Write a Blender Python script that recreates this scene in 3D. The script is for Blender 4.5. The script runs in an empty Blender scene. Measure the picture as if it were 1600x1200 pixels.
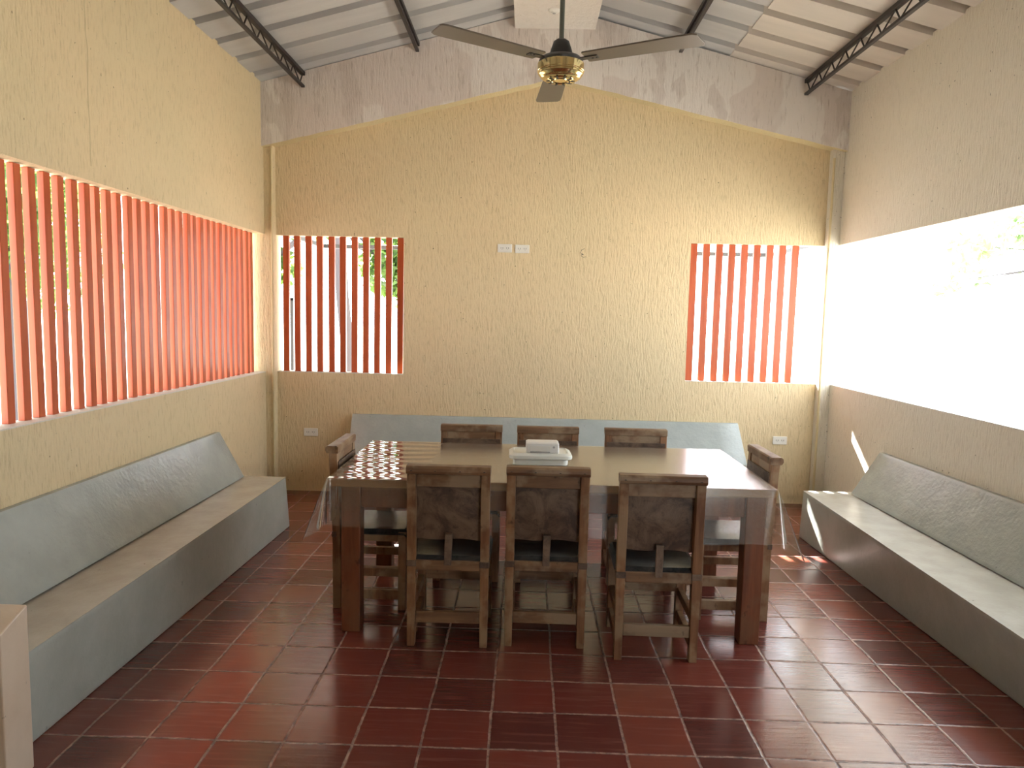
import bpy, bmesh, math, random
from mathutils import Vector, Matrix
random.seed(7)
sc = bpy.context.scene
COL = sc.collection
PI = math.pi

# ------------------------------------------------------------------ camera
F = 1121.6
YAW, PITCH, ROLL = -0.0190630, -0.0979256, 0.0220430
cy, sy = math.cos(YAW), math.sin(YAW)
fw = Vector((sy*math.cos(PITCH), cy*math.cos(PITCH), math.sin(PITCH)))
rt = Vector((cy, -sy, 0)); up = rt.cross(fw)
r2 = rt*math.cos(ROLL) + up*math.sin(ROLL)
u2 = -rt*math.sin(ROLL) + up*math.cos(ROLL)
cam = bpy.data.objects.new('camera', bpy.data.cameras.new('camera'))
cam.data.sensor_fit = 'HORIZONTAL'; cam.data.sensor_width = 36
cam.data.lens = 36*F/1600
cam.data.clip_start = 0.05; cam.data.clip_end = 300
M = Matrix((r2, u2, -fw)).transposed().to_4x4(); M.translation = Vector((0, 0, 1.6))
cam.matrix_world = M
COL.objects.link(cam); sc.camera = cam

# ------------------------------------------------------------------ light
sc.view_settings.view_transform = 'Standard'; sc.view_settings.look = 'None'
sc.view_settings.gamma = 1.0; sc.view_settings.use_curve_mapping = False
sc.view_settings.exposure = -0.15
w = bpy.data.worlds.new('world'); sc.world = w; w.use_nodes = True
bg = w.node_tree.nodes['Background']
bg.inputs[0].default_value = (0.87, 0.94, 1.0, 1); bg.inputs[1].default_value = 8.5
sun = bpy.data.objects.new('sun', bpy.data.lights.new('sun', 'SUN'))
sun.data.energy = 100; sun.data.angle = math.radians(0.6); sun.data.color = (1, 0.96, 0.90)
sd = Vector((0.21, -1, -0.755)).normalized()          # travel direction of the light
sun.rotation_euler = sd.to_track_quat('-Z', 'Y').to_euler()
sun.location = (-3, 12, 9); COL.objects.link(sun)

# ------------------------------------------------------------------ node helpers
class NT:
    def __init__(s, name):
        s.m = bpy.data.materials.new(name); s.m.use_nodes = True
        s.t = s.m.node_tree; s.b = s.t.nodes['Principled BSDF']; s.out = s.t.nodes['Material Output']
        s.tc = s.t.nodes.new('ShaderNodeTexCoord')
    def n(s, typ, **kw):
        nd = s.t.nodes.new('ShaderNode'+typ)
        for k, v in kw.items(): setattr(nd, k, v)
        return nd
    def set(s, sock, v):
        if isinstance(v, bpy.types.NodeSocket): s.t.links.new(v, sock)
        else: sock.default_value = v
    def coord(s, scale=(1, 1, 1), rnd=False, src='Object'):
        mp = s.n('Mapping'); s.set(mp.inputs['Vector'], s.tc.outputs[src]); mp.inputs['Scale'].default_value = scale
        if rnd:
            oi = s.n('ObjectInfo'); ml = s.n('Math', operation='MULTIPLY'); s.set(ml.inputs[0], oi.outputs['Random']); ml.inputs[1].default_value = 37
            s.set(mp.inputs['Location'], ml.outputs[0])
        return mp.outputs[0]
    def noise(s, scale, vec=None, detail=4, rough=0.55, dist=0.0):
        nd = s.n('TexNoise'); nd.inputs['Scale'].default_value = scale; nd.inputs['Detail'].default_value = detail
        nd.inputs['Roughness'].default_value = rough; nd.inputs['Distortion'].default_value = dist
        if vec is not None: s.set(nd.inputs['Vector'], vec)
        return nd.outputs['Fac']
    def ramp(s, fac, stops):
        nd = s.n('ValToRGB'); s.set(nd.inputs[0], fac); el = nd.color_ramp.elements
        while len(el) < len(stops): el.new(0.5)
        for e, (p, c) in zip(el, stops):
            e.position = p; e.color = (c, c, c, 1) if isinstance(c, (int, float)) else (*c, 1)
        return nd.outputs[0]
    def mix(s, fac, a, b, mode='MIX'):
        nd = s.n('Mix', data_type='RGBA', blend_type=mode)
        s.set(nd.inputs[0], fac)
        for i, v in ((6, a), (7, b)):
            if isinstance(v, (tuple, list)) and len(v) == 3: v = (*v, 1)
            s.set(nd.inputs[i], v)
        return nd.outputs[2]
    def math(s, op, a, b=0.0, c=0.0):
        nd = s.n('Math', operation=op); s.set(nd.inputs[0], a); s.set(nd.inputs[1], b); s.set(nd.inputs[2], c)
        return nd.outputs[0]
    def bump(s, h, strength=0.3, dist=0.01, nrm=None):
        nd = s.n('Bump'); nd.inputs['Strength'].default_value = strength; nd.inputs['Distance'].default_value = dist
        s.set(nd.inputs['Height'], h)
        if nrm is not None: s.set(nd.inputs['Normal'], nrm)
        return nd.outputs[0]
    def fin(s, color=None, rough=None, normal=None, metal=None, spec=None, coat=None):
        b = s.b.inputs
        if color is not None: s.set(b['Base Color'], (*color, 1) if isinstance(color, tuple) and len(color) == 3 else color)
        if rough is not None: s.set(b['Roughness'], rough)
        if normal is not None: s.set(b['Normal'], normal)
        if metal is not None: b['Metallic'].default_value = metal
        if spec is not None: b['Specular IOR Level'].default_value = spec
        if coat is not None:
            b['Coat Weight'].default_value = coat[0]; b['Coat Roughness'].default_value = coat[1]
        return s.m

def plaster(name, base, dark, streak=(80, 80, 14), amp=0.38, speck=True, tone=None, rough=0.75, crack=False):
    s = NT(name); v = s.coord(streak)
    st = s.noise(1.0, v, 5, 0.6)
    big = s.noise(0.9, s.coord(), 3, 0.5)
    c = s.mix(s.ramp(big, [(0.35, 0.0), (0.7, 1.0)]), base, tone or tuple(x*0.9 for x in base))
    c = s.mix(s.math('MULTIPLY', s.ramp(st, [(0.30, 1.0), (0.47, 0.0)]), amp), c, dark)
    h = s.ramp(st, [(0.3, 0.0), (0.62, 1.0)])
    if speck:
        sp = s.noise(62.0, s.coord((1, 1, 0.6)), 2, 0.5)
        m = s.ramp(sp, [(0.735, 0.0), (0.765, 1.0)])
        c = s.mix(m, c, tuple(x*0.35 for x in dark))
    if crack:
        sep = s.n('SeparateXYZ'); s.set(sep.inputs[0], s.tc.outputs['Object'])
        wob = s.math('MULTIPLY', s.noise(3.0, s.coord()), 0.06)
        d = s.math('ABSOLUTE', s.math('SUBTRACT', s.math('ADD', sep.outputs[1], wob), 3.73))
        ln = s.math('MULTIPLY', s.math('LESS_THAN', d, 0.005), s.math('GREATER_THAN', sep.outputs[2], 2.3))
        c = s.mix(s.math('MULTIPLY', ln, 0.45), c, dark)
    return s.fin(c, rough, s.bump(h, 0.6, 0.007), spec=0.35)

YEL = (0.76, 0.60, 0.365)
m_wall = plaster('wall_plaster', YEL, (0.40, 0.30, 0.15), tone=(0.72, 0.59, 0.36), crack=False)
m_wall_left = plaster('wall_plaster_left', YEL, (0.40, 0.30, 0.15), tone=(0.72, 0.59, 0.36), crack=True)
m_wall_right = plaster('wall_plaster_right', (0.80, 0.74, 0.62), (0.42, 0.36, 0.26), amp=0.22, tone=(0.77, 0.71, 0.58))  # veiling glare and bounce light put into the paler, greyer wall colour
m_cream = plaster('cream_trim', (0.74, 0.62, 0.36), (0.5, 0.4, 0.22), amp=0.2, speck=False)
m_sill = plaster('sill_plaster', (0.78, 0.74, 0.66), (0.5, 0.45, 0.38), amp=0.25, speck=False, rough=0.5)

def beam_mat():
    s = NT('patched_white_plaster')
    p1 = s.noise(2.2, s.coord((1, 1, 0.8)), 2, 0.4, 0.6)
    c = s.mix(s.ramp(p1, [(0.47, 0.0), (0.50, 1.0)]), (0.72, 0.64, 0.58), (0.80, 0.74, 0.68))
    p2 = s.noise(4.0, s.coord((1.3, 1, 0.6)), 3, 0.5, 0.3)
    c = s.mix(s.ramp(p2, [(0.58, 0.0), (0.61, 0.6)]), c, (0.62, 0.54, 0.48))
    st = s.noise(1.0, s.coord((70, 50, 9)), 5, 0.6)
    c = s.mix(s.math('MULTIPLY', s.ramp(st, [(0.28, 1.0), (0.42, 0.0)]), 0.6), c, (0.40, 0.32, 0.26))
    return s.fin(c, 0.8, s.bump(s.ramp(st, [(0.3, 0.0), (0.6, 1.0)]), 0.5, 0.006))
m_beam = beam_mat()

def floor_mat():
    s = NT('red_clay_tiles')
    W = 0.25336; X0 = -0.8642; Y0 = 3.2599
    sep = s.n('SeparateXYZ'); s.set(sep.inputs[0], s.tc.outputs['Object'])
    wx = s.math('MULTIPLY', s.math('SUBTRACT', s.noise(2.5, s.coord(), 3), 0.5), 0.022)
    wy = s.math('MULTIPLY', s.math('SUBTRACT', s.noise(2.1, s.coord((1.3, .8, 1)), 3), 0.5), 0.018)
    jx = s.math('MULTIPLY', s.math('SUBTRACT', s.noise(38, s.coord(), 3), 0.5), 0.006)
    u = s.math('DIVIDE', s.math('SUBTRACT', s.math('ADD', sep.outputs[0], s.math('ADD', wx, jx)), X0 - 25.336), W)
    v = s.math('DIVIDE', s.math('SUBTRACT', s.math('ADD', sep.outputs[1], s.math('ADD', wy, jx)), Y0 - 25.336), W)
    fu, fv = s.math('FRACT', u), s.math('FRACT', v)
    iu, iv = s.math('FLOOR', u), s.math('FLOOR', v)
    du = s.math('MINIMUM', fu, s.math('SUBTRACT', 1.0, fu)); dv = s.math('MINIMUM', fv, s.math('SUBTRACT', 1.0, fv))
    d = s.math('MINIMUM', du, dv)
    cmb = s.n('CombineXYZ'); s.set(cmb.inputs[0], iu); s.set(cmb.inputs[1], iv)
    wn = s.n('TexWhiteNoise', noise_dimensions='3D'); s.set(wn.inputs['Vector'], cmb.outputs[0])
    rnd = wn.outputs['Value']
    ofs = s.n('VectorMath', operation='ADD'); s.set(ofs.inputs[0], s.tc.outputs['Object'])
    sc3 = s.n('VectorMath', operation='SCALE'); s.set(sc3.inputs[0], wn.outputs['Color']); sc3.inputs[3].default_value = 9.0
    s.set(ofs.inputs[1], sc3.outputs[0])
    mp = s.n('Mapping'); s.set(mp.inputs['Vector'], ofs.outputs[0]); mp.inputs['Scale'].default_value = (4, 55, 1)
    st = s.noise(1.0, mp.outputs[0], 4, 0.6)
    base = s.ramp(rnd, [(0.0, (0.085, 0.022, 0.018)), (0.35, (0.135, 0.030, 0.023)), (0.7, (0.175, 0.038, 0.027)), (1.0, (0.22, 0.062, 0.038))])
    blot = s.noise(7.0, ofs.outputs[0], 3)
    base = s.mix(s.math('MULTIPLY', s.ramp(blot, [(0.4, 0.0), (0.7, 1.0)]), 0.35), base, (0.12, 0.035, 0.028))
    base = s.mix(s.math('MULTIPLY', s.ramp(st, [(0.52, 0.0), (0.7, 1.0)]), 0.30), base, (0.30, 0.12, 0.09))
    g = s.ramp(d, [(0.011, 1.0), (0.024, 0.0)])
    gn = s.noise(20.0, s.coord(), 4, 0.7)
    gc = s.mix(s.ramp(gn, [(0.4, 0.0), (0.6, 1.0)]), (0.10, 0.05, 0.04), (0.40, 0.24, 0.18))
    c = s.mix(g, base, gc)
    h = s.math('ADD', s.math('MULTIPLY', st, 0.6), s.ramp(d, [(0.0, 0.0), (0.03, 1.0)]))
    ruf = s.math('ADD', s.math('MULTIPLY', g, 0.3), s.math('ADD', 0.09, s.math('MULTIPLY', blot, 0.18)))
    return s.fin(c, ruf, s.bump(h, 0.35, 0.0035), spec=0.8)
m_floor = floor_mat()

def wood(name, c1, c2, wear, grain=(30, 30, 2.5), rough=0.5, wearamt=0.5, spec=0.4):
    s = NT(name)
    g = s.noise(1.0, s.coord(grain, rnd=True), 5, 0.6, 0.4)
    c = s.mix(s.ramp(g, [(0.35, 0.0), (0.65, 1.0)]), c1, c2)
    b = s.noise(5.0, s.coord(rnd=True), 4, 0.6)
    c = s.mix(s.math('MULTIPLY', s.ramp(b, [(0.46, 0.0), (0.58, 1.0)]), wearamt*1.2), c, wear)
    k = s.noise(14.0, s.coord((1, 1, .6), rnd=True), 3, 0.6)
    c = s.mix(s.math('MULTIPLY', s.ramp(k, [(0.66, 0.0), (0.72, 1.0)]), 0.7), c, tuple(x*0.3 for x in c1))
    return s.fin(c, rough, s.bump(g, 0.25, 0.003), spec=spec)
m_chair = wood('worn_brown_wood', (0.13, 0.052, 0.022), (0.25, 0.122, 0.054), (0.32, 0.225, 0.13))
m_chairx = wood('worn_brown_wood_rails', (0.12, 0.060, 0.030), (0.22, 0.12, 0.060), (0.33, 0.25, 0.16), grain=(3, 30, 30))
m_table = wood('reddish_brown_table_wood', (0.12, 0.036, 0.015), (0.20, 0.064, 0.025), (0.17, 0.09, 0.045), rough=0.38, wearamt=0.35)
m_top = wood('table_top_wood', (0.20, 0.10, 0.045), (0.30, 0.16, 0.07), (0.28, 0.17, 0.08), grain=(1.2, 22, 22), rough=0.35, wearamt=0.3)

def leather(name, c1, c2, rough, spec=0.5):
    s = NT(name)
    a = s.noise(8.0, s.coord(rnd=True), 7, 0.72, 0.8)
    c = s.mix(s.ramp(a, [(0.40, 0.0), (0.60, 1.0)]), c1, c2)
    k = s.noise(26.0, s.coord(rnd=True), 4, 0.6)
    c = s.mix(s.math('MULTIPLY', s.ramp(k, [(0.58, 0.0), (0.7, 1.0)]), 0.6), c, tuple(x*0.4 for x in c1))
    f = s.noise(120.0, s.coord(), 3)
    return s.fin(c, s.math('ADD', rough, s.math('MULTIPLY', a, 0.15)), s.bump(s.math('ADD', a, s.math('MULTIPLY', f, 0.2)), 0.3, 0.006), spec=spec)
m_leath = leather('brown_rawhide', (0.060, 0.034, 0.022), (0.165, 0.105, 0.066), 0.45)
m_seat = leather('dark_polished_leather', (0.018, 0.022, 0.026), (0.05, 0.05, 0.05), 0.14, 0.7)

def red_slat():
    s = NT('red_painted_slat')
    a = s.noise(1.0, s.coord((30, 30, 2.0), rnd=True), 5, 0.6)
    c = s.mix(s.ramp(a, [(0.35, 0.0), (0.65, 1.0)]), (0.40, 0.075, 0.026), (0.52, 0.12, 0.045))
    oi = s.n('ObjectInfo')
    c = s.mix(s.math('MULTIPLY', oi.outputs['Random'], 0.35), c, (0.62, 0.15, 0.07))
    k = s.noise(60, s.coord(rnd=True), 3)
    c = s.mix(s.math('MULTIPLY', s.ramp(k, [(0.68, 0.0), (0.74, 1.0)]), 0.5), c, (0.25, 0.05, 0.03))
    return s.fin(c, 0.3, s.bump(a, 0.2, 0.002), spec=0.28)
m_slat = red_slat()

def roof_mat(name, c1, c2):
    s = NT(name)
    a = s.noise(1.6, s.coord((0.6, 3, 1)), 4, 0.55)
    c = s.mix(s.ramp(a, [(0.35, 0.0), (0.65, 1.0)]), c1, c2)
    k = s.noise(60.0, s.coord((0.5, 1, 1)), 2)
    c = s.mix(s.math('MULTIPLY', s.ramp(k, [(0.74, 0.0), (0.78, 1.0)]), 0.5), c, tuple(x*0.6 for x in c1))
    return s.fin(c, 0.55, s.bump(a, 0.1, 0.004), spec=0.3)
m_roof = roof_mat('grey_roof_sheet', (0.44, 0.43, 0.42), (0.52, 0.51, 0.49))
m_roof2 = roof_mat('pinkish_roof_sheet', (0.54, 0.49, 0.43), (0.62, 0.56, 0.49))
m_ridge = plaster('ridge_white_plaster', (0.74, 0.69, 0.62), (0.45, 0.38, 0.30), streak=(20, 20, 20), amp=0.15, tone=(0.70, 0.64, 0.57))

def paint(name, c1, c2, rough=0.3, bs=0.35, sc_=6):
    s = NT(name)
    a = s.noise(sc_, s.coord(), 5, 0.6)
    c = s.mix(s.ramp(a, [(0.35, 0.0), (0.7, 1.0)]), c1, c2)
    k = s.noise(30, s.coord(), 3)
    c = s.mix(s.math('MULTIPLY', s.ramp(k, [(0.72, 0.0), (0.76, 1.0)]), 0.6), c, tuple(x*0.45 for x in c1))
    f = s.noise(45, s.coord(), 3)
    return s.fin(c, rough, s.bump(s.math('ADD', a, s.math('MULTIPLY', f, 0.25)), bs, 0.012), spec=0.5)
m_bench = paint('grey_enamel_bench_back', (0.35, 0.385, 0.37), (0.41, 0.445, 0.425), 0.22, 0.6)
m_bseat = paint('beige_grey_enamel_seat', (0.44, 0.42, 0.36), (0.52, 0.50, 0.44), 0.25, 0.3)
m_bfront = paint('grey_enamel_bench_front', (0.36, 0.38, 0.34), (0.42, 0.44, 0.40), 0.35, 0.35)
m_tan = paint('tan_enamel', (0.62, 0.50, 0.38), (0.68, 0.56, 0.44), 0.35, 0.2)

def simple(name, c, rough=0.5, metal=0.0, spec=0.5, nscale=40, nb=0.05):
    s = NT(name); a = s.noise(nscale, s.coord(), 3)
    col = s.mix(s.math('MULTIPLY', a, 0.3), c, tuple(x*0.8 for x in c))
    return s.fin(col, rough, s.bump(a, nb, 0.002), metal=metal, spec=spec)
m_steel = simple('black_brown_painted_steel', (0.022, 0.016, 0.014), 0.45)
m_black = simple('black_plastic', (0.018, 0.016, 0.016), 0.35)
m_brass = simple('polished_brass', (0.92, 0.74, 0.36), 0.14, 1.0)
m_blade = simple('brown_fan_blade', (0.12, 0.095, 0.07), 0.4, nscale=12)
m_rod = simple('grey_green_rod', (0.14, 0.15, 0.12), 0.4)
m_white = simple('white_plastic', (0.80, 0.77, 0.70), 0.35)
m_white2 = simple('white_device_plastic', (0.82, 0.80, 0.76), 0.35)
m_grey = simple('grey_plastic', (0.42, 0.40, 0.38), 0.4)
m_dark = simple('dark_slot', (0.03, 0.03, 0.03), 0.6)
m_lid = simple('frosted_white_plastic', (0.80, 0.80, 0.72), 0.3)
m_ground = simple('pale_dry_ground', (0.44, 0.43, 0.40), 0.9, nscale=1.5, nb=0.3)
m_porch = simple('grey_porch_steel', (0.045, 0.045, 0.05), 0.5)
m_nail = simple('dark_iron_nail', (0.03, 0.025, 0.02), 0.5)

def leaf_mat(name, c1, c2):
    s = NT(name); a = s.noise(1.3, s.coord(), 3)
    c = s.mix(s.ramp(a, [(0.35, 0.0), (0.65, 1.0)]), c1, c2)
    s.fin(c, 0.45)
    tr = s.n('BsdfTranslucent'); s.set(tr.inputs[0], s.mix(0.35, c, (0.35, 0.5, 0.08)))
    mx = s.n('MixShader'); mx.inputs[0].default_value = 0.45
    s.set(mx.inputs[1], s.b.outputs[0]); s.set(mx.inputs[2], tr.outputs[0]); s.set(s.out.inputs[0], mx.outputs[0])
    return s.m
m_leaf = leaf_mat('green_leaf', (0.035, 0.085, 0.025), (0.075, 0.15, 0.035))
m_leaf2 = leaf_mat('glare_washed_leaf', (0.24, 0.34, 0.25), (0.34, 0.40, 0.22))  # wash of veiling glare put into the leaf colour
m_bark = simple('grey_bark', (0.085, 0.075, 0.085), 0.9, nscale=14, nb=0.9)

def vinyl():
    s = NT('clear_vinyl')
    a = s.noise(7.0, s.coord(), 3, 0.5); f = s.noise(1.0, s.coord((30, 14, 14)), 2, 0.5)
    # folded creases pressed into the left end of the sheet
    sep = s.n('SeparateXYZ'); s.set(sep.inputs[0], s.tc.outputs['Object'])
    left = s.math('LESS_THAN', sep.outputs[0], -0.50)
    wv = s.n('TexWave', wave_type='BANDS', bands_direction='Y'); wv.inputs['Scale'].default_value = 2.6; wv.inputs['Distortion'].default_value = 3.0
    wv.inputs['Detail'].default_value = 2.0; s.set(wv.inputs['Vector'], s.tc.outputs['Object'])
    h = s.math('ADD', s.math('MULTIPLY', a, 0.25), s.math('MULTIPLY', f, 0.06))
    h = s.math('ADD', h, s.math('MULTIPLY', left, s.math('MULTIPLY', wv.outputs['Fac'], 2.6)))
    n = s.bump(h, 0.22, 0.006)
    tr = s.n('BsdfTransparent'); tr.inputs[0].default_value = (0.95, 0.95, 0.92, 1)
    gl = s.n('BsdfGlossy'); s.set(gl.inputs['Roughness'], s.math('SUBTRACT', 0.23, s.math('MULTIPLY', left, 0.18))); gl.inputs[0].default_value = (1, 1, 1, 1); s.set(gl.inputs['Normal'], n)
    df = s.n('BsdfDiffuse'); df.inputs[0].default_value = (0.7, 0.68, 0.6, 1)
    fr = s.n('Fresnel'); fr.inputs[0].default_value = 1.5; s.set(fr.inputs['Normal'], n)
    m1 = s.n('MixShader'); m1.inputs[0].default_value = 0.10; s.set(m1.inputs[1], tr.outputs[0]); s.set(m1.inputs[2], df.outputs[0])
    m2 = s.n('MixShader'); s.set(m2.inputs[0], s.math('MULTIPLY', fr.outputs[0], 1.5)); s.set(m2.inputs[1], m1.outputs[0]); s.set(m2.inputs[2], gl.outputs[0])
    s.set(s.out.inputs[0], m2.outputs[0]); return s.m
m_vinyl = vinyl()

# ------------------------------------------------------------------ mesh helpers
class MB:
    def __init__(s): s.v = []; s.f = []; s.mi = []; s.cur = 0; s.sm = []
    def add(s, vs, fs, smooth=False):
        o = len(s.v); s.v += [tuple(x) for x in vs]
        for f in fs: s.f.append([i+o for i in f]); s.mi.append(s.cur); s.sm.append(smooth)
        return s
    def box(s, x0, x1, y0, y1, z0, z1):
        vs = [(x, y, z) for z in (z0, z1) for y in (y0, y1) for x in (x0, x1)]
        return s.add(vs, [(0, 2, 3, 1), (4, 5, 7, 6), (0, 1, 5, 4), (2, 6, 7, 3), (0, 4, 6, 2), (1, 3, 7, 5)])
    def hexa(s, b, t):      # two 4-point rings
        return s.add(list(b)+list(t), [(3, 2, 1, 0), (4, 5, 6, 7), (0, 1, 5, 4), (1, 2, 6, 5), (2, 3, 7, 6), (3, 0, 4, 7)])
    def bar(s, a, b, wx, wy, upv=(0, 0, 1)):
        a = Vector(a); b = Vector(b); d = (b-a).normalized(); u = Vector(upv)
        if abs(d.dot(u)) > 0.98: u = Vector((0, 1, 0))
        r = d.cross(u).normalized(); u = r.cross(d)
        R = [(-1, -1), (1, -1), (1, 1), (-1, 1)]
        return s.hexa([a+r*(i*wx/2)+u*(j*wy/2) for i, j in R], [b+r*(i*wx/2)+u*(j*wy/2) for i, j in R])
    def tube(s, pts, rad, n=10, cap=True):
        pts = [Vector(p) for p in pts]; rings = []; N = len(pts)
        if not isinstance(rad, (list, tuple)): rad = [rad]*N
        for i, p in enumerate(pts):
            d = (pts[min(i+1, N-1)]-pts[max(i-1, 0)]).normalized()
            u = Vector((0, 0, 1)) if abs(d.z) < 0.95 else Vector((0, 1, 0))
            r = d.cross(u).normalized(); u = r.cross(d)
            rings.append([p+(r*math.cos(2*PI*k/n)+u*math.sin(2*PI*k/n))*rad[i] for k in range(n)])
        vs = [q for r in rings for q in r]
        fs = [(i*n+k, i*n+(k+1) % n, (i+1)*n+(k+1) % n, (i+1)*n+k) for i in range(N-1) for k in range(n)]
        if cap: fs += [tuple(reversed(range(n))), tuple(range((N-1)*n, N*n))]
        return s.add(vs, fs, True)
    def lathe(s, prof, c=(0, 0, 0), n=40):
        vs = []; fs = []
        for r, z in prof:
            for k in range(n): a = 2*PI*k/n; vs.append((c[0]+r*math.cos(a), c[1]+r*math.sin(a), c[2]+z))
        for i in range(len(prof)-1):
            for k in range(n): fs.append((i*n+k, i*n+(k+1) % n, (i+1)*n+(k+1) % n, (i+1)*n+k))
        fs += [tuple(reversed(range(n))), tuple(range((len(prof)-1)*n, len(prof)*n))]
        return s.add(vs, fs, True)
    def prism(s, poly, axis, a, b):    # poly in the two other axes, CCW
        def P(p, t): return {'y': (p[0], t, p[1]), 'x': (t, p[0], p[1]), 'z': (p[0], p[1], t)}[axis]
        n = len(poly); vs = [P(p, a) for p in poly]+[P(p, b) for p in poly]
        return s.add(vs, [tuple(range(n)), tuple(reversed(range(n, 2*n)))]+[(i, n+i, n+(i+1) % n, (i+1) % n) for i in range(n)])
    def build(s, name, mats, parent=None, bevel=0, loc=None, seg=2, cuts=0):
        me = bpy.data.meshes.new(name); me.from_pydata(s.v, [], s.f)
        if not isinstance(mats, (list, tuple)): mats = [mats]
        for m in mats: me.materials.append(m)
        for p, i, sm in zip(me.polygons, s.mi, s.sm): p.material_index = i; p.use_smooth = sm
        bm = bmesh.new(); bm.from_mesh(me); bmesh.ops.recalc_face_normals(bm, faces=bm.faces)
        if cuts:
            bmesh.ops.subdivide_edges(bm, edges=bm.edges[:], cuts=cuts, use_grid_fill=True)
            for f in bm.faces: f.smooth = True
            s.sm = [True]
        if bevel:
            es = [e for e in bm.edges if len(e.link_faces) == 2 and e.calc_face_angle(0) > 0.6]
            bmesh.ops.bevel(bm, geom=es, offset=bevel, segments=seg, affect='EDGES', profile=0.5, clamp_overlap=True)
        bm.to_mesh(me); bm.free()
        o = bpy.data.objects.new(name, me); COL.objects.link(o)
        if parent: o.parent = parent
        if loc: o.location = loc
        if any(s.sm):
            e = o.modifiers.new('edges', 'EDGE_SPLIT'); e.split_angle = math.radians(38)
        return o
def tag(o, label=None, cat=None, group=None, kind=None):
    for k, v in (('label', label), ('category', cat), ('group', group), ('kind', kind)):
        if v: o[k] = v
    return o
def empty(name, loc=(0, 0, 0), rz=0):
    o = bpy.data.objects.new(name, None); o.empty_display_size = 0.1; COL.objects.link(o); o.location = loc; o.rotation_euler = (0, 0, rz); return o
def copy_tree(o, parent=None):
    c = o.copy(); COL.objects.link(c); c.parent = parent
    for ch in list(o.children): copy_tree(ch, c)
    return c

# ------------------------------------------------------------------ room shell
XL, XR, YB, T = -2.24, 2.585, 6.19, 0.12
YF = -1.6                                   # wall behind the camera
ZS, ZT = 1.05, 2.225                        # opening bottom / top
RX, RZ, SL = 0.17, 4.08, 0.26               # ridge and slope
def rz_(x): return RZ-SL*abs(x-RX)
CL, CR = XL+0.075, XR-0.095                 # inner edges of the corner columns
tag(MB().box(XL-T, XR+T, YF-0.1, YB+T, -0.1, 0).build('floor', m_floor), kind='structure')
tag(MB().box(-60, 60, -40, 80, -0.3, -0.11).build('ground', m_ground), kind='structure')

def side_wall(name, x0, x1, xin, mat, yn=2.3):
    ztop = rz_(xin)+0.02
    b = MB().box(x0, x1, YF, 6.12, 0, ZS).box(x0, x1, YF, 6.12, ZT, ztop).box(x0, x1, YF, yn, ZS, ZT)
    return tag(b.build(name, mat), kind='structure')
side_wall('wall_left', XL-T, XL, XL, m_wall_left)
side_wall('wall_right', XR, XR+T, XR, m_wall_right, 2.3)

W2 = (CL, -1.066); W3 = (1.372, CR)
b = MB().box(CL, CR, YB, YB+T, 0, ZS)
b.box(W2[1], W3[0], YB, YB+T, ZS, ZT)
b.prism([(CL, ZT), (CR, ZT), (CR, rz_(CR)-.01), (RX, RZ-.01), (CL, rz_(CL)-.01)], 'y', YB, YB+T)
tag(b.build('wall_back', m_wall), kind='structure')
# wall behind the camera with a doorway
b = MB().box(XL, 1.3, YF-T, YF, 0, 2.3).box(2.2, XR, YF-T, YF, 0, 2.3)
b.prism([(XL, 2.3), (XR, 2.3), (XR, rz_(XR)-.01), (RX, RZ-.01), (XL, rz_(XL)-.01)], 'y', YF-T, YF)
tag(b.build('wall_front', m_wall), kind='structure')

# corner columns
for nm, x0, x1, xe in (('trim_1', XL-T, CL, CL), ('trim_2', CR, XR+T, CR)):
    c = tag(MB().box(x0, x1, 6.12, YB+T, 0, 3.4).build(nm, m_wall if nm == 'trim_1' else m_wall_right, bevel=0.004), kind='structure')
    sgn = 1 if nm == 'trim_1' else -1
    MB().tube([(xe-sgn*0.008, 6.117, 0.0), (xe-sgn*0.008, 6.117, 2.93)], 0.010, 8).build('corner_bead', m_cream, c)
# gable beam
b = MB(); Y0 = 6.07
bl = [(XL, 2.936), (0.185, 3.513), (XR, 2.980)]
tp = [(XR, rz_(XR)-.005), (RX, RZ-.005), (XL, rz_(XL)-.005)]
poly = bl+tp
N = 24
def sub(a, c, n): return [(a[0]+(c[0]-a[0])*i/n, a[1]+(c[1]-a[1])*i/n+(random.uniform(-.004, .004) if 0 < i < n else 0)) for i in range(n)]
low = sub(bl[0], bl[1], N)+sub(bl[1], bl[2], N)+[bl[2]]
hi = [(x, rz_(x)-.005) for x, z in low]
n = len(low)
vs = [(x, Y0, z) for x, z in low]+[(x, Y0, z) for x, z in hi]+[(x, YB, z) for x, z in low]
b.add(vs, [(i, i+1, n+i+1, n+i) for i in range(n-1)])
b.cur = 1; b.add(vs, [(i, i+1, 2*n+i+1, 2*n+i) for i in range(n-1)])
tag(b.build('trim_3', [m_beam, m_cream]), kind='structure')

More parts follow.
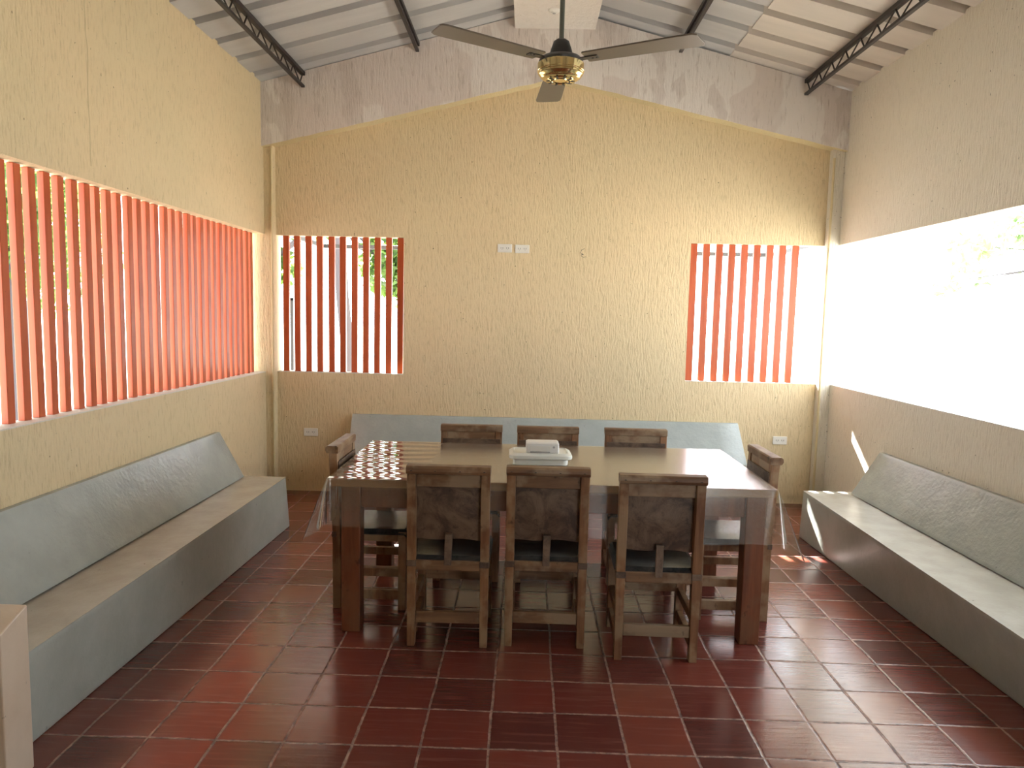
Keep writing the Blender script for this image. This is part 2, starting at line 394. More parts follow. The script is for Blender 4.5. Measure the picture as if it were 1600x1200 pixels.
# roof sheets with trapezoid ribs running down the slope
def sheet(x0, x1, zof=0.0):
    b = MB(); prof = []; y = YF-0.3; PER = 0.345; yc = 4.865-PER*20
    pts = []
    while yc < 7.0:
        for dy, dz in ((-0.046, 0), (-0.036, 0.05), (0.036, 0.05), (0.046, 0)):
            if YF-0.3 < yc+dy < 6.75: pts.append((yc+dy, dz))
        yc += PER
    pts = [(YF-0.3, 0)]+pts+[(6.75, 0)]
    n = len(pts)
    vs = [(x0, y, rz_(x0)+dz+zof) for y, dz in pts]+[(x1, y, rz_(x1)+dz+zof) for y, dz in pts]
    vs += [(x, y, z+0.006) for x, y, z in vs]
    fs = [(i, i+1, n+i+1, n+i) for i in range(n-1)]+[(2*n+i, 3*n+i, 3*n+i+1, 2*n+i+1) for i in range(n-1)]
    fs += [(i, 2*n+i, 2*n+i+1, i+1) for i in range(n-1)]+[(n+i, n+i+1, 3*n+i+1, 3*n+i) for i in range(n-1)]
    return b.add(vs, fs)
b = sheet(XL-1.0, RX)  # left eave drawn out, unseen, to block high sky from the left window
o = sheet(RX, 1.62, 0.012); b.add(o.v, o.f)
b.cur = 1; o = sheet(1.59, XR+0.35); b.add(o.v, o.f)
tag(b.build('ceiling', [m_roof, m_roof2]), kind='structure')
# flat ridge soffit
tag(MB().box(-0.155, 0.497, YF, Y0+0.002, 3.9, 3.985).build('trim_4', m_ridge), kind='structure')

# ------------------------------------------------------------------ slatted windows
def slat_mesh(name, sx, sy_, h):
    b = MB().box(-sx/2, sx/2, -sy_/2, sy_/2, 0, h)
    return b.build(name, m_slat, bevel=0.002, seg=1)
w1 = tag(empty('window_1', (XL-0.06, 3.2, ZS)), kind='structure')
MB().box(XL-T+.001, XL-.001, 2.301, 6.119, ZS, ZS+0.006).build('window_sill', m_sill, w1).location = -w1.location
proto = slat_mesh('slat', 0.034, 0.047, ZT-ZS-0.008)
proto.parent = w1
for i, k in enumerate(range(-9, 28)):
    s_ = proto if i == 0 else proto.copy()
    if i: COL.objects.link(s_); s_.parent = w1
    s_.location = (-2.327-w1.location.x+random.uniform(-.003, .003), 3.2595+0.1024*k-3.2+random.uniform(-.002, .002), 0.006)
    s_.rotation_euler = (random.uniform(-.003, .003), random.uniform(-.003, .003), random.uniform(-.02, .02))
w2 = tag(empty('window_2', (-1.6, YB+0.06, ZS)), kind='structure')
MB().box(W2[0]+.001, W2[1]-.001, YB+.001, YB+T-.001, ZS, ZS+0.006).build('window_sill', m_sill, w2).location = -w2.location
p2 = slat_mesh('slat', 0.052, 0.035, ZT-ZS-0.008); p2.parent = w2
for k in range(11):
    s_ = p2 if k == 0 else p2.copy()
    if k: COL.objects.link(s_); s_.parent = w2
    s_.location = (-2.100+0.0997*k+1.6+random.uniform(-.002, .002), 0.0, 0.006); s_.rotation_euler = (random.uniform(-.004, .004), random.uniform(-.003, .003), 0)
w3 = tag(empty('window_3', (1.9, YB+0.06, ZS)), kind='structure')
MB().box(W3[0]+.001, W3[1]-.001, YB+.001, YB+T-.001, ZS, ZS+0.006).build('window_sill', m_sill, w3).location = -w3.location
p3 = slat_mesh('slat', 0.057, 0.035, ZT-ZS-0.008); p3.parent = w3
for k in range(9):
    s_ = p3 if k == 0 else p3.copy()
    if k: COL.objects.link(s_); s_.parent = w3
    s_.location = (1.411+0.1068*k-1.9+random.uniform(-.002, .002), 0.0, 0.006); s_.rotation_euler = (random.uniform(-.004, .004), random.uniform(-.003, .003), 0)
w4 = tag(MB().box(XR+.001, XR+T-.001, 2.301, 6.119, ZS, ZS+0.006).build('window_4', m_sill), kind='structure')

# ------------------------------------------------------------------ roof trusses (lattice purlins)
def truss(x, h, label, w=0.035):
    zt = rz_(x)-0.012; zb = zt-h
    t = empty('lattice_purlin', (x, 2.2, zb)); tag(t, label, 'roof truss', 'lattice purlins under the roof')
    ya, yb = YF+0.05-2.2, 6.068-2.2
    b = MB().box(-w/2, w/2, ya, yb, h-0.03, h)
    b.build('top_chord', m_steel, t, bevel=0.002)
    MB().box(-0.014, 0.014, ya, yb, 0, 0.018).build('bottom_chord', m_steel, t, bevel=0.002)
    z = MB(); P = 0.232; y = yb-0.02; pts = []
    i = 0
    while y > ya:
        pts.append((0, y, h-0.028 if i % 2 == 0 else 0.014)); y -= P*(0.72 if i % 2 else 0.28); i += 1
    for a, c in zip(pts, pts[1:]): z.tube([a, c], 0.006, 6)
    z.build('lattice_rod', m_steel, t)
truss(-1.885, 0.125, 'dark steel lattice purlin nearest the slatted left wall')
truss(-0.945, 0.075, 'dark steel lattice purlin left of the ceiling fan')
truss(1.19, 0.075, 'dark steel lattice purlin just right of the ceiling fan')
truss(2.215, 0.125, 'dark steel lattice purlin nearest the open right wall')

# ------------------------------------------------------------------ ceiling fan
FX, FY, FZ = 0.140, 3.79, 2.818
fan = tag(empty('ceiling_fan', (FX, FY, FZ)), 'three-bladed brown ceiling fan with brass hub hanging on a long rod', 'ceiling fan')
MB().tube([(0, 0, 0.12), (0, 0, 3.90-FZ)], 0.0125, 16).build('rod', m_rod, fan)
MB().lathe([(0.0, 0.985), (0.06, 0.985), (0.055, 1.03), (0.05, 1.039), (0, 1.039)], n=24).build('mounting_cup', m_black, fan)
MB().lathe([(0.0, 0.045), (0.108, 0.045), (0.112, 0.06), (0.100, 0.075), (0.062, 0.085), (0.052, 0.12), (0.040, 0.155), (0.022, 0.168), (0, 0.168)], n=40).build('motor_cover', m_black, fan)
hub = MB().lathe([(0, -0.035), (0.030, -0.035), (0.034, -0.030), (0.05, -0.030), (0.055, -0.036), (0.062, -0.036), (0.068, -0.030), (0.088, -0.028), (0.103, -0.018), (0.108, -0.008), (0.112, -0.006),
                  (0.112, 0.000), (0.116, 0.002), (0.116, 0.008), (0.119, 0.010), (0.119, 0.044), (0.115, 0.048), (0, 0.048)], n=64).build('brass_hub', m_brass, fan)
hd = MB()
for k in range(10):
    a = 2*PI*k/10; hd.bar((0.042*math.cos(a), 0.042*math.sin(a), -0.038), (0.072*math.cos(a), 0.072*math.sin(a), -0.036), 0.008, 0.003)
hd.build('hub_ornament', m_dark, hub)
for k in range(3):
    a = -0.4553+k*2*PI/3
    prof = [(0.132, -0.056), (0.137, -0.062), (0.60, -0.076), (0.68, -0.074), (0.70, -0.060), (0.712, 0.05), (0.705, 0.066), (0.68, 0.072), (0.137, 0.058), (0.132, 0.053)]
    n = len(prof); pit = 0.04
    def bp(r, t, dz): return (r, t*math.cos(pit), -t*math.sin(pit)+dz)
    b = MB(); vs = [bp(r, t, 0.004) for r, t in prof]+[bp(r, t, -0.004) for r, t in prof]
    b.add(vs, [tuple(range(n)), tuple(reversed(range(n, 2*n)))]+[(i, n+i, n+(i+1) % n, (i+1) % n) for i in range(n)])
    bl_ = b.build('blade', m_blade, fan, bevel=0.0015, seg=1); bl_.location = (0, 0, 0.064); bl_.rotation_euler = (0, 0, a)
    b = MB().box(0.09, 0.20, -0.018, 0.018, -0.008, -0.003)
    for q in (0.17, 0.19): b.lathe([(0, -0.011), (0.005, -0.011), (0.005, -0.006), (0, -0.006)], (q, 0.008, 0), 10)
    b.build('blade_bracket', m_black, bl_)

# round lamp plate on ridge soffit
t = tag(MB().lathe([(0, -0.022), (0.018, -0.022), (0.022, -0.014), (0.036, -0.012), (0.046, -0.004), (0.048, 0), (0, 0)], n=32).build('lamp_holder', m_white, loc=(0.149, 5.712, 3.9)), 'small round white lamp holder plate on the flat ridge soffit', 'lamp holder')
MB().lathe([(0, -0.026), (0.012, -0.026), (0.012, -0.020), (0, -0.020)], n=16).build('socket', m_grey, t)

# ------------------------------------------------------------------ wall sockets and wire
def socket(x, z, label, group, wd=0.122, hd_=0.07):
    t = empty('power_outlet', (x, YB, z)); tag(t, label, 'power outlet', group)
    MB().box(-wd/2, wd/2, -0.012, 0, -hd_/2, hd_/2).build('cover_plate', m_white, t, bevel=0.004)
    for s_ in (-1, 1):
        b = MB()
        for dx in (-0.008, 0.008): b.box(s_*0.024+dx-0.0015, s_*0.024+dx+0.0015, -0.0135, -0.011, -0.004, 0.008)
        b.lathe([(0, -0.001), (0.003, -0.001), (0.003, 0.001), (0, 0.001)], (s_*0.024, -0.0125, -0.010), 8)
        b.build('socket_slots', m_dark, t)
socket(-0.204, 2.150, 'left one of two white outlets side by side high on the back wall', 'outlets on the back wall')
socket(-0.056, 2.147, 'right one of two white outlets side by side high on the back wall', 'outlets on the back wall')
socket(-1.872, 0.527, 'white outlet low on the back wall under the left slatted window', 'outlets on the back wall')
socket(2.210, 0.557, 'white outlet low on the back wall under the right slatted window', 'outlets on the back wall')
wr = MB().tube([(0, 0.004, 0), (-.012, -.012, .004), (-.004, -.03, .03), (.02, -.035, .04)], 0.0018, 6)
wr.tube([(0, 0.004, 0), (-.006, -.014, -.018), (.012, -.02, -.032), (.038, -.022, -.026)], 0.0018, 6)
wr.tube([(0, 0.004, 0), (.012, -.008, -.008)], 0.004, 6)
wr.build('wire', m_nail, loc=(0.450, YB, 2.118)); tag(bpy.data.objects['wire'], 'short curled dark wire sticking out of the back wall', 'wire')

# ------------------------------------------------------------------ masonry benches
def quadgrid(b, p00, p10, p11, p01, nu, nv, amp=0.0):
    p00, p10, p11, p01 = map(Vector, (p00, p10, p11, p01)); vs = []
    nrm = (p10-p00).cross(p01-p00).normalized()
    for j in range(nv+1):
        for i in range(nu+1):
            u, v = i/nu, j/nv
            p = p00*(1-u)*(1-v)+p10*u*(1-v)+p11*u*v+p01*(1-u)*v
            if amp: p = p+nrm*random.uniform(-amp, amp)
            vs.append(p)
    b.add(vs, [(j*(nu+1)+i, j*(nu+1)+i+1, (j+1)*(nu+1)+i+1, (j+1)*(nu+1)+i) for j in range(nv) for i in range(nu)], True)

def bench(name, label, back, seat_top, seat_bot):
    # each: near / far outlines; seat rings are 4 corner lists
    t = empty(name, tuple(sum(p[i] for p in seat_bot)/4*(i < 2) for i in range(3))); tag(t, label, 'bench', 'masonry benches along the walls')
    L = t.location
    def sh(P): return [Vector(p)-L for p in P]
    b = MB(); st, sb = sh(seat_top), sh(seat_bot)
    b.hexa(sb, st)
    s_ = b.build('bench_base', m_bfront, t, bevel=0.008, cuts=15)
    b = MB(); lift = Vector((0, 0, 0.004))
    b.hexa([p for p in st], [p+lift for p in st])
    b.build('seat_top', m_bseat, s_, cuts=7)
    bb, bt = sh(back[0]), sh(back[1])
    MB().hexa(bb, bt).build('backrest', m_bench, t, bevel=0.006, cuts=15)
    return t
g = 0.003
bench('masonry_bench', 'long grey painted masonry bench along the left wall under red slats',
      ([(XL+g, 2.32, .376), (-2.03, 2.32, .376), (-2.03, 5.09, .376), (XL+g, 5.09, .376)], [(XL+g, 2.32, .722), (XL+.035, 2.32, .722), (XL+.035, 5.09, .70), (XL+g, 5.09, .70)]),
      [(XL+g, 2.32, .366), (-1.750, 2.32, .356), (-1.742, 5.14, .366), (XL+g, 5.14, .366)],
      [(XL+g, 2.32, 0.001), (-1.768, 2.32, 0.001), (-1.715, 5.14, 0.001), (XL+g, 5.14, 0.001)])
bench('masonry_bench', 'long grey painted masonry bench along the right wall under the open window',
      ([(2.39, 2.3, .36), (XR-g, 2.3, .36), (XR-g, 5.13, .36), (2.365, 5.13, .36)], [(XR-.035, 2.3, .705), (XR-g, 2.3, .705), (XR-g, 5.13, .667), (XR-.035, 5.13, .667)]),
      [(2.00, 2.3, .35), (XR-g, 2.3, .35), (XR-g, 5.205, .35), (2.052, 5.205, .35)],
      [(2.135, 2.3, 0.001), (XR-g, 2.3, 0.001), (XR-g, 5.225, 0.001), (2.048, 5.225, 0.001)])
bench('masonry_bench', 'grey painted masonry bench against the back wall behind the table',
      ([(-1.50, 5.98, .37), (1.88, 5.98, .37), (1.88, YB-g, .37), (-1.50, YB-g, .37)], [(-1.50, YB-.035, .70), (1.835, YB-.035, .70), (1.835, YB-g, .70), (-1.50, YB-g, .70)]),
      [(-1.50, 5.70, .36), (1.88, 5.70, .36), (1.88, YB-g, .36), (-1.50, YB-g, .36)],
      [(-1.50, 5.72, 0.001), (1.88, 5.72, 0.001), (1.88, YB-g, 0.001), (-1.50, YB-g, 0.001)])
b = MB().prism([(2.18, 0.001), (2.31, 0.001), (2.31, 0.585), (2.18, 0.535)], 'x', -1.80, -1.668)
tag(b.build('low_pillar', m_tan, bevel=0.005), 'low tan painted pillar with sloping top at the near end of the left bench', 'pillar')

# ------------------------------------------------------------------ table
TX0, TX1, TY0, TY1, TZ = -0.945, 1.215, 3.395, 4.425, 0.785
tb = tag(empty('dining_table', (0.135, 3.91, 0)), 'long heavy reddish-brown wooden table covered with clear plastic', 'table')
LX, LY = tb.location.x, tb.location.y
def tbx(name, x0, x1, y0, y1, z0, z1, m, bev=0.004): return MB().box(x0-LX, x1-LX, y0-LY, y1-LY, z0, z1).build(name, m, tb, bevel=bev)
tbx('table_top', TX0, TX1, TY0, TY1, 0.745, TZ, m_top, 0.006)
for (x0, x1, y0, y1) in ((-0.891, -0.797, 3.43, 3.52), (1.082, 1.178, 3.42, 3.51), (-0.885, -0.79, 4.225, 4.315), (1.082, 1.178, 4.225, 4.315)):
    tbx('leg', x0, x1, y0, y1, 0, 0.744, m_table, 0.005)
tbx('apron', -0.797, 1.082, 3.44, 3.47, 0.635, 0.744, m_table)
tbx('apron', -0.79, 1.082, 4.27, 4.30, 0.635, 0.744, m_table)
tbx('apron', -0.88, -0.85, 3.52, 4.225, 0.635, 0.744, m_table)
tbx('apron', 1.135, 1.165, 3.51, 4.225, 0.635, 0.744, m_table)

def tablecloth():
    b = MB(); z0 = TZ+0.003; nx, ny, ns = 90, 44, 12
    e = 0.004
    x0, x1, y0, y1 = TX0-e, TX1+e, TY0-e, TY1+e
    vs = []
    for j in range(ny+1):
        for i in range(nx+1): vs.append((x0+(x1-x0)*i/nx, y0+(y1-y0)*j/ny, z0))
    b.add(vs, [(j*(nx+1)+i, j*(nx+1)+i+1, (j+1)*(nx+1)+i+1, (j+1)*(nx+1)+i) for j in range(ny) for i in range(nx)], True)
    # skirt as one strip around the rim; corners hang as long folded tips
    rim = []
    def side(p, q, n, out, L0, L1, hb=0.05):
        for i in range(n):
            u = i/n; P = Vector(p).lerp(Vector(q), u)
            wv = 0.5+0.5*math.sin(u*23+p[0]*5); amp = min(1, min(u, 1-u)*6)
            h = 0.01+hb*wv*amp
            rim.append((P, Vector(out), h, L0+(L1-L0)*u+0.006*math.sin(u*31)))
    def corner(P, a0, d0, d1, nn=18):
        for i in range(nn+1):
            th = i/nn*PI/2; 
            L = (d0*(1-i/nn)+d1*i/nn)/max(math.cos(th), math.sin(th))
            a = a0+th+0.5*math.sin(4*th)*0.55
            h = 0.08+0.24*math.sin(2*th)**2+0.07*math.sin(10*th)
            rim.append((Vector(P), Vector((math.cos(a), math.sin(a))), h, L*(0.97+0.02*math.sin(6*th))))
    dF0, dF1, dS = 0.230, 0.275, 0.24
    side((x0, y0), (x1, y0), 70, (0, -1), dF0, dF1)
    corner((x1, y0), -PI/2, dF1, 0.24)
    side((x1, y0), (x1, y1), 40, (1, 0), dS, dS, 0.01)
    corner((x1, y1), 0, dS, dS)
    side((x1, y1), (x0, y1), 60, (0, 1), 0.2, 0.2)
    corner((x0, y1), PI/2, 0.2, dS)
    side((x0, y1), (x0, y0), 40, (-1, 0), dS, dS, 0.01)
    corner((x0, y0), PI, dS, dF0)
    n = len(rim); vs = []
    for k in range(ns+1):
        s_ = k/ns
        for P, o, h, L in rim:
            hh = h*s_+0.012*min(1, s_*4); dz = L*s_*math.sqrt(max(0.05, 1-h*h))
            vs.append((P.x+o.x*(L*h*s_*1.1+0.004*min(1, s_*5)), P.y+o.y*(L*h*s_*1.1+0.004*min(1, s_*5)), z0-dz))
    b.add(vs, [(k*n+i, k*n+(i+1) % n, (k+1)*n+(i+1) % n, (k+1)*n+i) for k in range(ns) for i in range(n)], True)
    me = bpy.data.meshes.new('tablecloth'); me.from_pydata(b.v, [], b.f); me.materials.append(m_vinyl)
    for p in me.polygons: p.use_smooth = True
    o = bpy.data.objects.new('tablecloth', me); COL.objects.link(o)
    return tag(o, 'clear plastic sheet covering the long table and hanging at its corners', 'tablecloth')
tablecloth()

# ------------------------------------------------------------------ box and device on the table
def rrect(hx, hy, r, n=5):
    P = []
    for cx, cy_, a0 in ((hx-r, hy-r, 0), (-hx+r, hy-r, 90), (-hx+r, -hy+r, 180), (hx-r, -hy+r, 270)):
        for k in range(n+1): a = math.radians(a0+90*k/n); P.append((cx+r*math.cos(a), cy_+r*math.sin(a)))
    return P
def loft(b, rings):
    n = len(rings[0][0]); vs = [(x, y, z) for P, z in rings for x, y in P]
    fs = [(i*n+k, i*n+(k+1) % n, (i+1)*n+(k+1) % n, (i+1)*n+k) for i in range(len(rings)-1) for k in range(n)]
    fs += [tuple(reversed(range(n))), tuple(range((len(rings)-1)*n, len(rings)*n))]
    b.add(vs, fs, False); return b
bx = tag(empty('storage_box', (0.088, 3.875, TZ+0.0055), 0.03), 'frosted white plastic box with lid lying on the plastic-covered table', 'box')
b = loft(MB(), [(rrect(.135, .075, .025), 0), (rrect(.147, .086, .028), 0.004), (rrect(.150, .089, .028), 0.048)]); b.build('container', m_lid, bx)
b = loft(MB(), [(rrect(.166, .102, .03), 0.036), (rrect(.169, .105, .032), 0.040), (rrect(.169, .105, .032), 0.056), (rrect(.150, .090, .03), 0.068), (rrect(.143, .083, .03), 0.068), (rrect(.141, .081, .03), 0.064)])
b.build('lid', m_lid, bx, bevel=0.002)
dv = tag(empty('small_white_appliance', (0.098, 3.845, TZ+0.0055+0.0685), 0.02), 'small white plastic appliance lying on the lid of the frosted box', 'appliance')
loft(MB(), [(rrect(.086, .055, .006), 0), (rrect(.088, .057, .008), .004), (rrect(.088, .057, .008), .050), (rrect(.080, .048, .008), .056)]).build('housing', m_white2, dv, bevel=0.002)
MB().box(-.068, .042, -.0605, -.056, .012, .040).build('front_panel', m_white, dv, bevel=0.001)
MB().box(-.066, .040, -.0615, -.056, .003, .010).build('front_slot', m_grey, dv, bevel=0.001)
MB().lathe([(0, 0), (.006, 0), (.006, .003), (0, .003)], (0, 0, 0), 14).build('button', m_grey, dv).matrix_local = Matrix.Translation((.060, -.056, .034)) @ Matrix.Rotation(PI/2, 4, 'X')

# ------------------------------------------------------------------ chairs (rawhide over a worn timber frame)
def make_chair():
    c = empty('dining_chair')
    W = 0.195; pw = 0.042
    def lean(z): return -0.185-0.018*max(0, z-0.42)/0.42
    for s_ in (-1, 1):
        x0, x1 = sorted((s_*W, s_*(W-pw)))
        b = MB(); zs = [0, 0.42, 0.846]; ring = []
        for z in zs:
            y = lean(z); k = 0.003 if z == 0 else 0
            ring.append([(x0+k, y-0.022, z), (x1-k, y-0.022, z), (x1-k, y+0.022, z), (x0+k, y+0.022, z)])
        for a, d in zip(ring, ring[1:]): b.hexa(a, d)
        b.v = b.v; me = b
        o = me.build('leg', m_chair, c, bevel=0.003)
        MB().box(x0-0.002, x1+0.002, lean(.42)-0.026, lean(.42)+0.0, 0.395, 0.425).build('rawhide_binding', m_leath, o, bevel=0.003)
    for s_ in (-1, 1):
        x0, x1 = sorted((s_*W, s_*(W-pw)))
        MB().box(x0, x1, 0.145, 0.187, 0, 0.43).build('leg', m_chair, c, bevel=0.003)
    # top rail: rounded roll overhanging to the rear
    y = lean(.86)
    prof = [(y+0.028, 0.846), (y+0.030, 0.880), (y+0.022, 0.886), (y-0.028, 0.886), (y-0.038, 0.878), (y-0.040, 0.862), (y-0.034, 0.850), (y-0.026, 0.846)]
    b = MB().prism(prof, 'x', -W-0.002, W+0.002); b.cur = 1
    for x in (-0.172, -0.06, 0.055, 0.168): b.box(x-0.006, x+0.006, y-0.0415, y-0.038, 0.862, 0.869)
    b.build('top_rail', [m_chairx, m_nail], c, bevel=0.002)
    y = lean(.8)
    MB().box(-W+pw, W-pw, y-0.006, y+0.016, 0.782, 0.846).build('back_rail', m_chairx, c, bevel=0.003)
    # rawhide back, bowed a little, ragged lower edge
    b = MB(); nu, nv = 16, 12; vs = []
    for off in (0, 0.005):
        for j in range(nv+1):
            for i in range(nu+1):
                u, v = i/nu*2-1, j/nv
                zlow = 0.520+0.004*math.sin(u*5.1)-0.003*u*u; z = zlow+(0.80-zlow)*v
                yy = lean(z)+0.022+off-0.012*(1-u*u)*(1-abs(2*v-1))
                vs.append((u*(W-0.012), yy, z))
    n1 = (nu+1)*(nv+1)
    fs = [(j*(nu+1)+i, j*(nu+1)+i+1, (j+1)*(nu+1)+i+1, (j+1)*(nu+1)+i) for j in range(nv) for i in range(nu)]
    fs += [tuple(x+n1 for x in reversed(f)) for f in fs]
    edge = [i for i in range(nu+1)]+[(nu+1)*j+nu for j in range(1, nv+1)]+[nv*(nu+1)+i for i in range(nu-1, -1, -1)]+[(nu+1)*j for j in range(nv-1, 0, -1)]
    fs += [(edge[k], edge[(k+1) % len(edge)], edge[(k+1) % len(edge)]+n1, edge[k]+n1) for k in range(len(edge))]
    b.add(vs, fs, True); b.build('backrest', m_leath, c)
    MB().hexa([(-.018, -.212, .405), (.016, -.212, .405), (.016, -.204, .405), (-.018, -.204, .405)], [(-.016, -.203, .553), (.020, -.203, .553), (.020, -.172, .553), (-.016, -.172, .553)]).build('back_strap', m_leath, c, bevel=0.003)
    MB().box(-W+pw, W-pw, -0.203, -0.170, 0.375, 0.425).build('seat_rail', m_chairx, c, bevel=0.004)
    MB().box(-W+pw, W-pw, 0.150, 0.182, 0.375, 0.425).build('seat_rail', m_chairx, c, bevel=0.004)
    for s_ in (-1, 1):
        x0, x1 = sorted((s_*(W-0.008), s_*(W-0.036)))
        MB().box(x0, x1, -0.163, 0.145, 0.375, 0.425).build('seat_rail', m_chair, c, bevel=0.004)
        MB().box(x0, x1, -0.163, 0.145, 0.182, 0.226).build('stretcher', m_chair, c, bevel=0.003)
        MB().box(x0, x1, -0.163, 0.145, 0.055, 0.106).build('stretcher', m_chair, c, bevel=0.003)
    MB().box(-W+pw, W-pw, -0.198, -0.172, 0.115, 0.170).build('stretcher', m_chairx, c, bevel=0.003)
    MB().box(-W+pw, W-pw, 0.152, 0.178, 0.20, 0.25).build('stretcher', m_chairx, c, bevel=0.003)
    # seat hide: sagging sheet wrapped over the rails
    b = MB(); nu, nv = 18, 18; vs = []
    for off in (0, -0.007):
        for j in range(nv+1):
            for i in range(nu+1):
                u, v = i/nu*2-1, j/nv*2-1
                x = u*(W+0.004); yv = 0.002+v*0.195
                z = 0.444-0.016*(1-u*u)*(1-v*v)+off
                if abs(u) > 0.93: z -= 0.022*(abs(u)-0.93)/0.07
                if abs(v) > 0.93: z -= 0.018*(abs(v)-0.93)/0.07
                if v < -0.82 and abs(u) > 0.78: x = math.copysign(min(abs(x), W-pw-0.001), x)
                vs.append((x, yv, z))
    n1 = (nu+1)*(nv+1)
    fs = [(j*(nu+1)+i, j*(nu+1)+i+1, (j+1)*(nu+1)+i+1, (j+1)*(nu+1)+i) for j in range(nv) for i in range(nu)]
    fs += [tuple(x+n1 for x in reversed(f)) for f in fs]
    edge = [i for i in range(nu+1)]+[(nu+1)*j+nu for j in range(1, nv+1)]+[nv*(nu+1)+i for i in range(nu-1, -1, -1)]+[(nu+1)*j for j in range(nv-1, 0, -1)]
    fs += [(edge[k], edge[(k+1) % len(edge)], edge[(k+1) % len(edge)]+n1, edge[k]+n1) for k in range(len(edge))]
    b.add(vs, fs, True); b.build('seat', m_seat, c)
    return c
chair = make_chair()
spots = [
    (-0.349, 3.505, 0.00, 'worn wooden chair with rawhide back seen from behind, leftmost of the near row'),
    (0.120, 3.530, -0.012, 'worn wooden chair with rawhide back seen from behind, in front of the white box'),
    (0.638, 3.425, -0.02, 'worn wooden chair pulled out nearest the camera, rightmost of the near row'),
    (-0.335, 4.335, PI+0.01, 'wooden chair across the table, leftmost of the far row'),
    (0.150, 4.335, PI, 'wooden chair across the table, directly behind the white box'),
    (0.705, 4.335, PI-0.02, 'wooden chair across the table, rightmost of the far row'),
    (-0.803, 3.900, -PI/2, 'wooden chair at the left end of the table with pale worn top rail'),
    (1.105, 3.890, PI/2, 'wooden chair at the right end of the table with sunlit glossy top rail'),
]
for i, (x, y, a, lab) in enumerate(spots):
    o = chair if i == 0 else copy_tree(chair)
    o.location = (x, y, 0); o.rotation_euler = (0, 0, a)
    tag(o, lab, 'chair', 'rawhide chairs around the table')

# ------------------------------------------------------------------ outside
pr = tag(empty('porch_canopy', (0.2, 7.2, 2.3)), 'grey steel porch frame with sheet roof outside the back windows', 'porch')
L = pr.location
MB().box(-2.30-L.x, 2.70-L.x, 8.08-L.y, 8.12-L.y, 2.282-L.z, 2.325-L.z).build('beam', m_porch, pr, bevel=0.003)
for x in (-2.30, 2.68): MB().box(x-.02-L.x, x+.02-L.x, 6.33-L.y, 8.08-L.y, 2.282-L.z, 2.325-L.z).build('beam', m_porch, pr, bevel=0.003)
for x in (): MB().box(x-.03-L.x, x+.03-L.x, 8.07-L.y, 8.13-L.y, -.11-L.z, 2.61-L.z).build('post', m_porch, pr, bevel=0.003)
MB().hexa([(-3.6-L.x, 6.33-L.y, 2.95-L.z), (4.4-L.x, 6.33-L.y, 2.95-L.z), (4.4-L.x, 8.15-L.y, 2.61-L.z), (-3.6-L.x, 8.15-L.y, 2.61-L.z)],
          [(-3.6-L.x, 6.33-L.y, 2.97-L.z), (4.4-L.x, 6.33-L.y, 2.97-L.z), (4.4-L.x, 8.15-L.y, 2.63-L.z), (-3.6-L.x, 8.15-L.y, 2.63-L.z)]).build('roof_sheet', m_roof, pr)

gp = tag(empty('gate_post', (-2.66, 8.0, -.11)), 'dark metal gate post seen through the first gap of the back left window', 'post')
MB().box(-.055, -.015, -.015, .015, 0, 1.83).box(.02, .05, -.015, .015, 0, 1.83).box(-.055, .05, -.015, .015, 1.80, 1.83).build('frame', m_steel, gp, bevel=0.002)

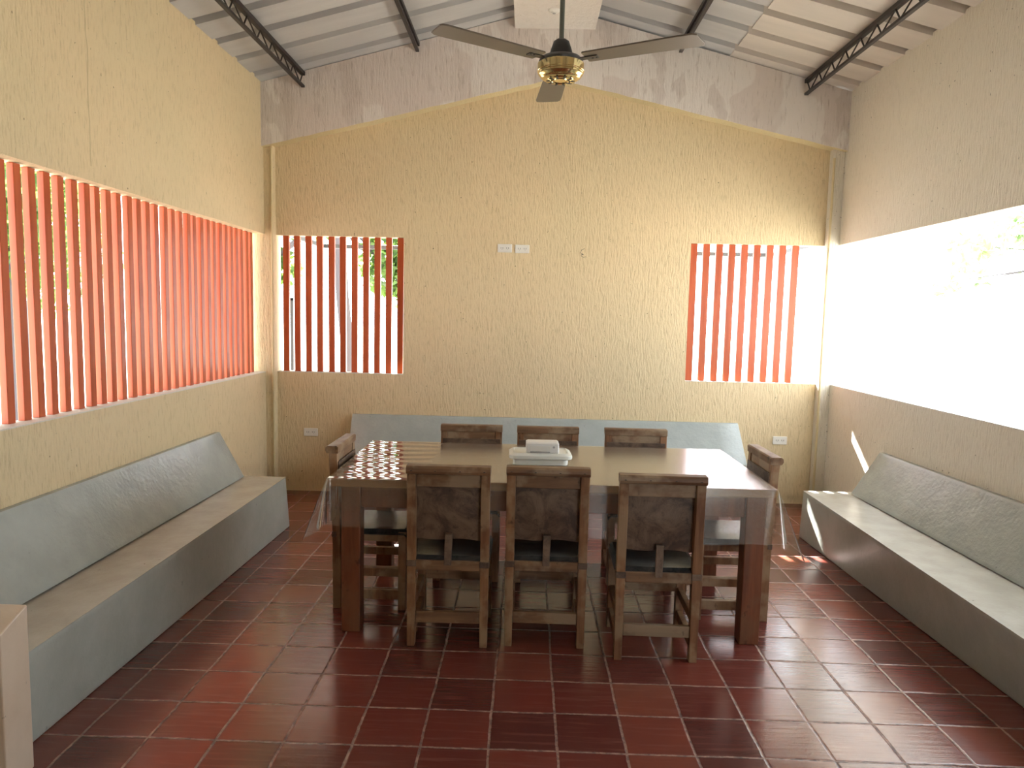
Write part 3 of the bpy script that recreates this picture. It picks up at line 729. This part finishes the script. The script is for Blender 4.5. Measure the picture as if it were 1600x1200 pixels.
def tree(loc, h, trunk, crowns, nleaf, label, mleaf, group='trees outside the pavilion', lsz=0.16, seed=1, br=.04):
    rnd = random.Random(seed)
    t = tag(empty('tree', loc), label, 'tree', group)
    pts = [(p[0], p[1], p[2]) for p in trunk]
    b = MB().tube(pts, [p[3] for p in trunk], 12)
    for (cx, cy_, cz, r) in crowns:
        k = pts[-1]; mid = ((cx+k[0])/2+rnd.uniform(-.2, .2), (cy_+k[1])/2, (cz+k[2])/2-.1)
        b.tube([k, mid, (cx, cy_, cz)], [min(trunk[-1][3]*.6, br*1.5), br, br*.4], 7)
    b.build('trunk', m_bark, t)
    vs = []; fs = []
    for i in range(nleaf):
        cx, cy_, cz, r = rnd.choices(crowns, weights=[q[3]**2 for q in crowns])[0]
        d = Vector((rnd.gauss(0, 1), rnd.gauss(0, 1), rnd.gauss(0, 1))).normalized()*r*(rnd.random()**0.45)
        c = Vector((cx, cy_, cz))+d
        a = Vector((rnd.gauss(0, 1), rnd.gauss(0, 1), rnd.gauss(0, .6)-.5)).normalized()
        s_ = a.cross(Vector((rnd.gauss(0, 1), rnd.gauss(0, 1), rnd.gauss(0, 1)))).normalized(); nn = a.cross(s_)
        L_ = lsz*rnd.uniform(.7, 1.3); W_ = L_*.3; o = len(vs)
        vs += [c, c+a*L_*.5+s_*W_+nn*.02, c+a*L_-nn*.02, c+a*L_*.5-s_*W_+nn*.02]
        fs.append((o, o+1, o+2, o+3))
    b = MB(); b.add(vs, fs, True)
    me = bpy.data.meshes.new('foliage'); me.from_pydata(b.v, [], b.f); me.materials.append(mleaf)
    o = bpy.data.objects.new('foliage', me); COL.objects.link(o); o.parent = t
    return t
tree((-2.2, 9.0, -.11), 4, [(-.02, 0, 0, .10), (-.03, 0, 1.0, .085), (-.12, 0, 1.9, .08), (-.2, .1, 2.9, .07)],
     [(.45, .4, 2.35, .45), (.8, .6, 2.1, .42), (1.2, .7, 2.5, .4), (1.9, .6, 3.4, .5), (-.75, .6, 3.35, .72), (-1.5, .5, 3.4, .6), (-1.1, .3, 2.3, .3), (-.3, .7, 3.6, .6)], 5200,
     'leafy tree with grey trunk seen through the back left slats', m_leaf, lsz=.15, seed=3)
tree((-6.2, 8.6, -.11), 4, [(0, 0, 0, .14), (.05, 0, 1.2, .12), (0, 0, 2.2, .1)],
     [(0, 0, 3.0, 1.1), (-1, -1.5, 2.6, 1.1), (.3, -1.8, 3.0, .9), (-.6, 1.2, 2.6, 1.1)], 4200,
     'leafy tree seen between the slats of the long left window', m_leaf, lsz=.18, seed=5)
tree((7.0, 9.6, -.11), 5, [(1.2, 0, 0, .16), (1.1, 0, 1.4, .13), (.9, 0, 2.8, .1)],
     [(-1.25, 0, 2.72, .42), (-.75, 0, 2.95, .35), (-1.45, .1, 2.25, .22), (-.2, .1, 3.0, .6), (.2, .3, 3.4, .9), (-.3, -.2, 2.3, .35), (.5, -.4, 2.7, .6), (-1.0, .2, 2.3, .16)], 1500,
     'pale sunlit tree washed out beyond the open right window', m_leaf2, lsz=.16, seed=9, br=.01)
tree((-6.8, 2.9, -.11), 7, [(0, 0, 0, .18), (-.1, .1, 2.0, .15), (0, 0, 3.4, .12)],
     [(0, 0, 4.6, 1.4), (.4, 1.3, 4.6, 1.2), (-.2, -1.7, 4.5, 1.4), (.2, -4.2, 4.7, 1.2), (.9, .6, 5.6, 1.3), (-.6, -3.0, 4.3, 1.2)], 5200,
     'tall leafy tree added outside the long left window for shade, mostly above the view', m_leaf, lsz=.30, seed=11)  # crown mass added to cut sky light at the left window
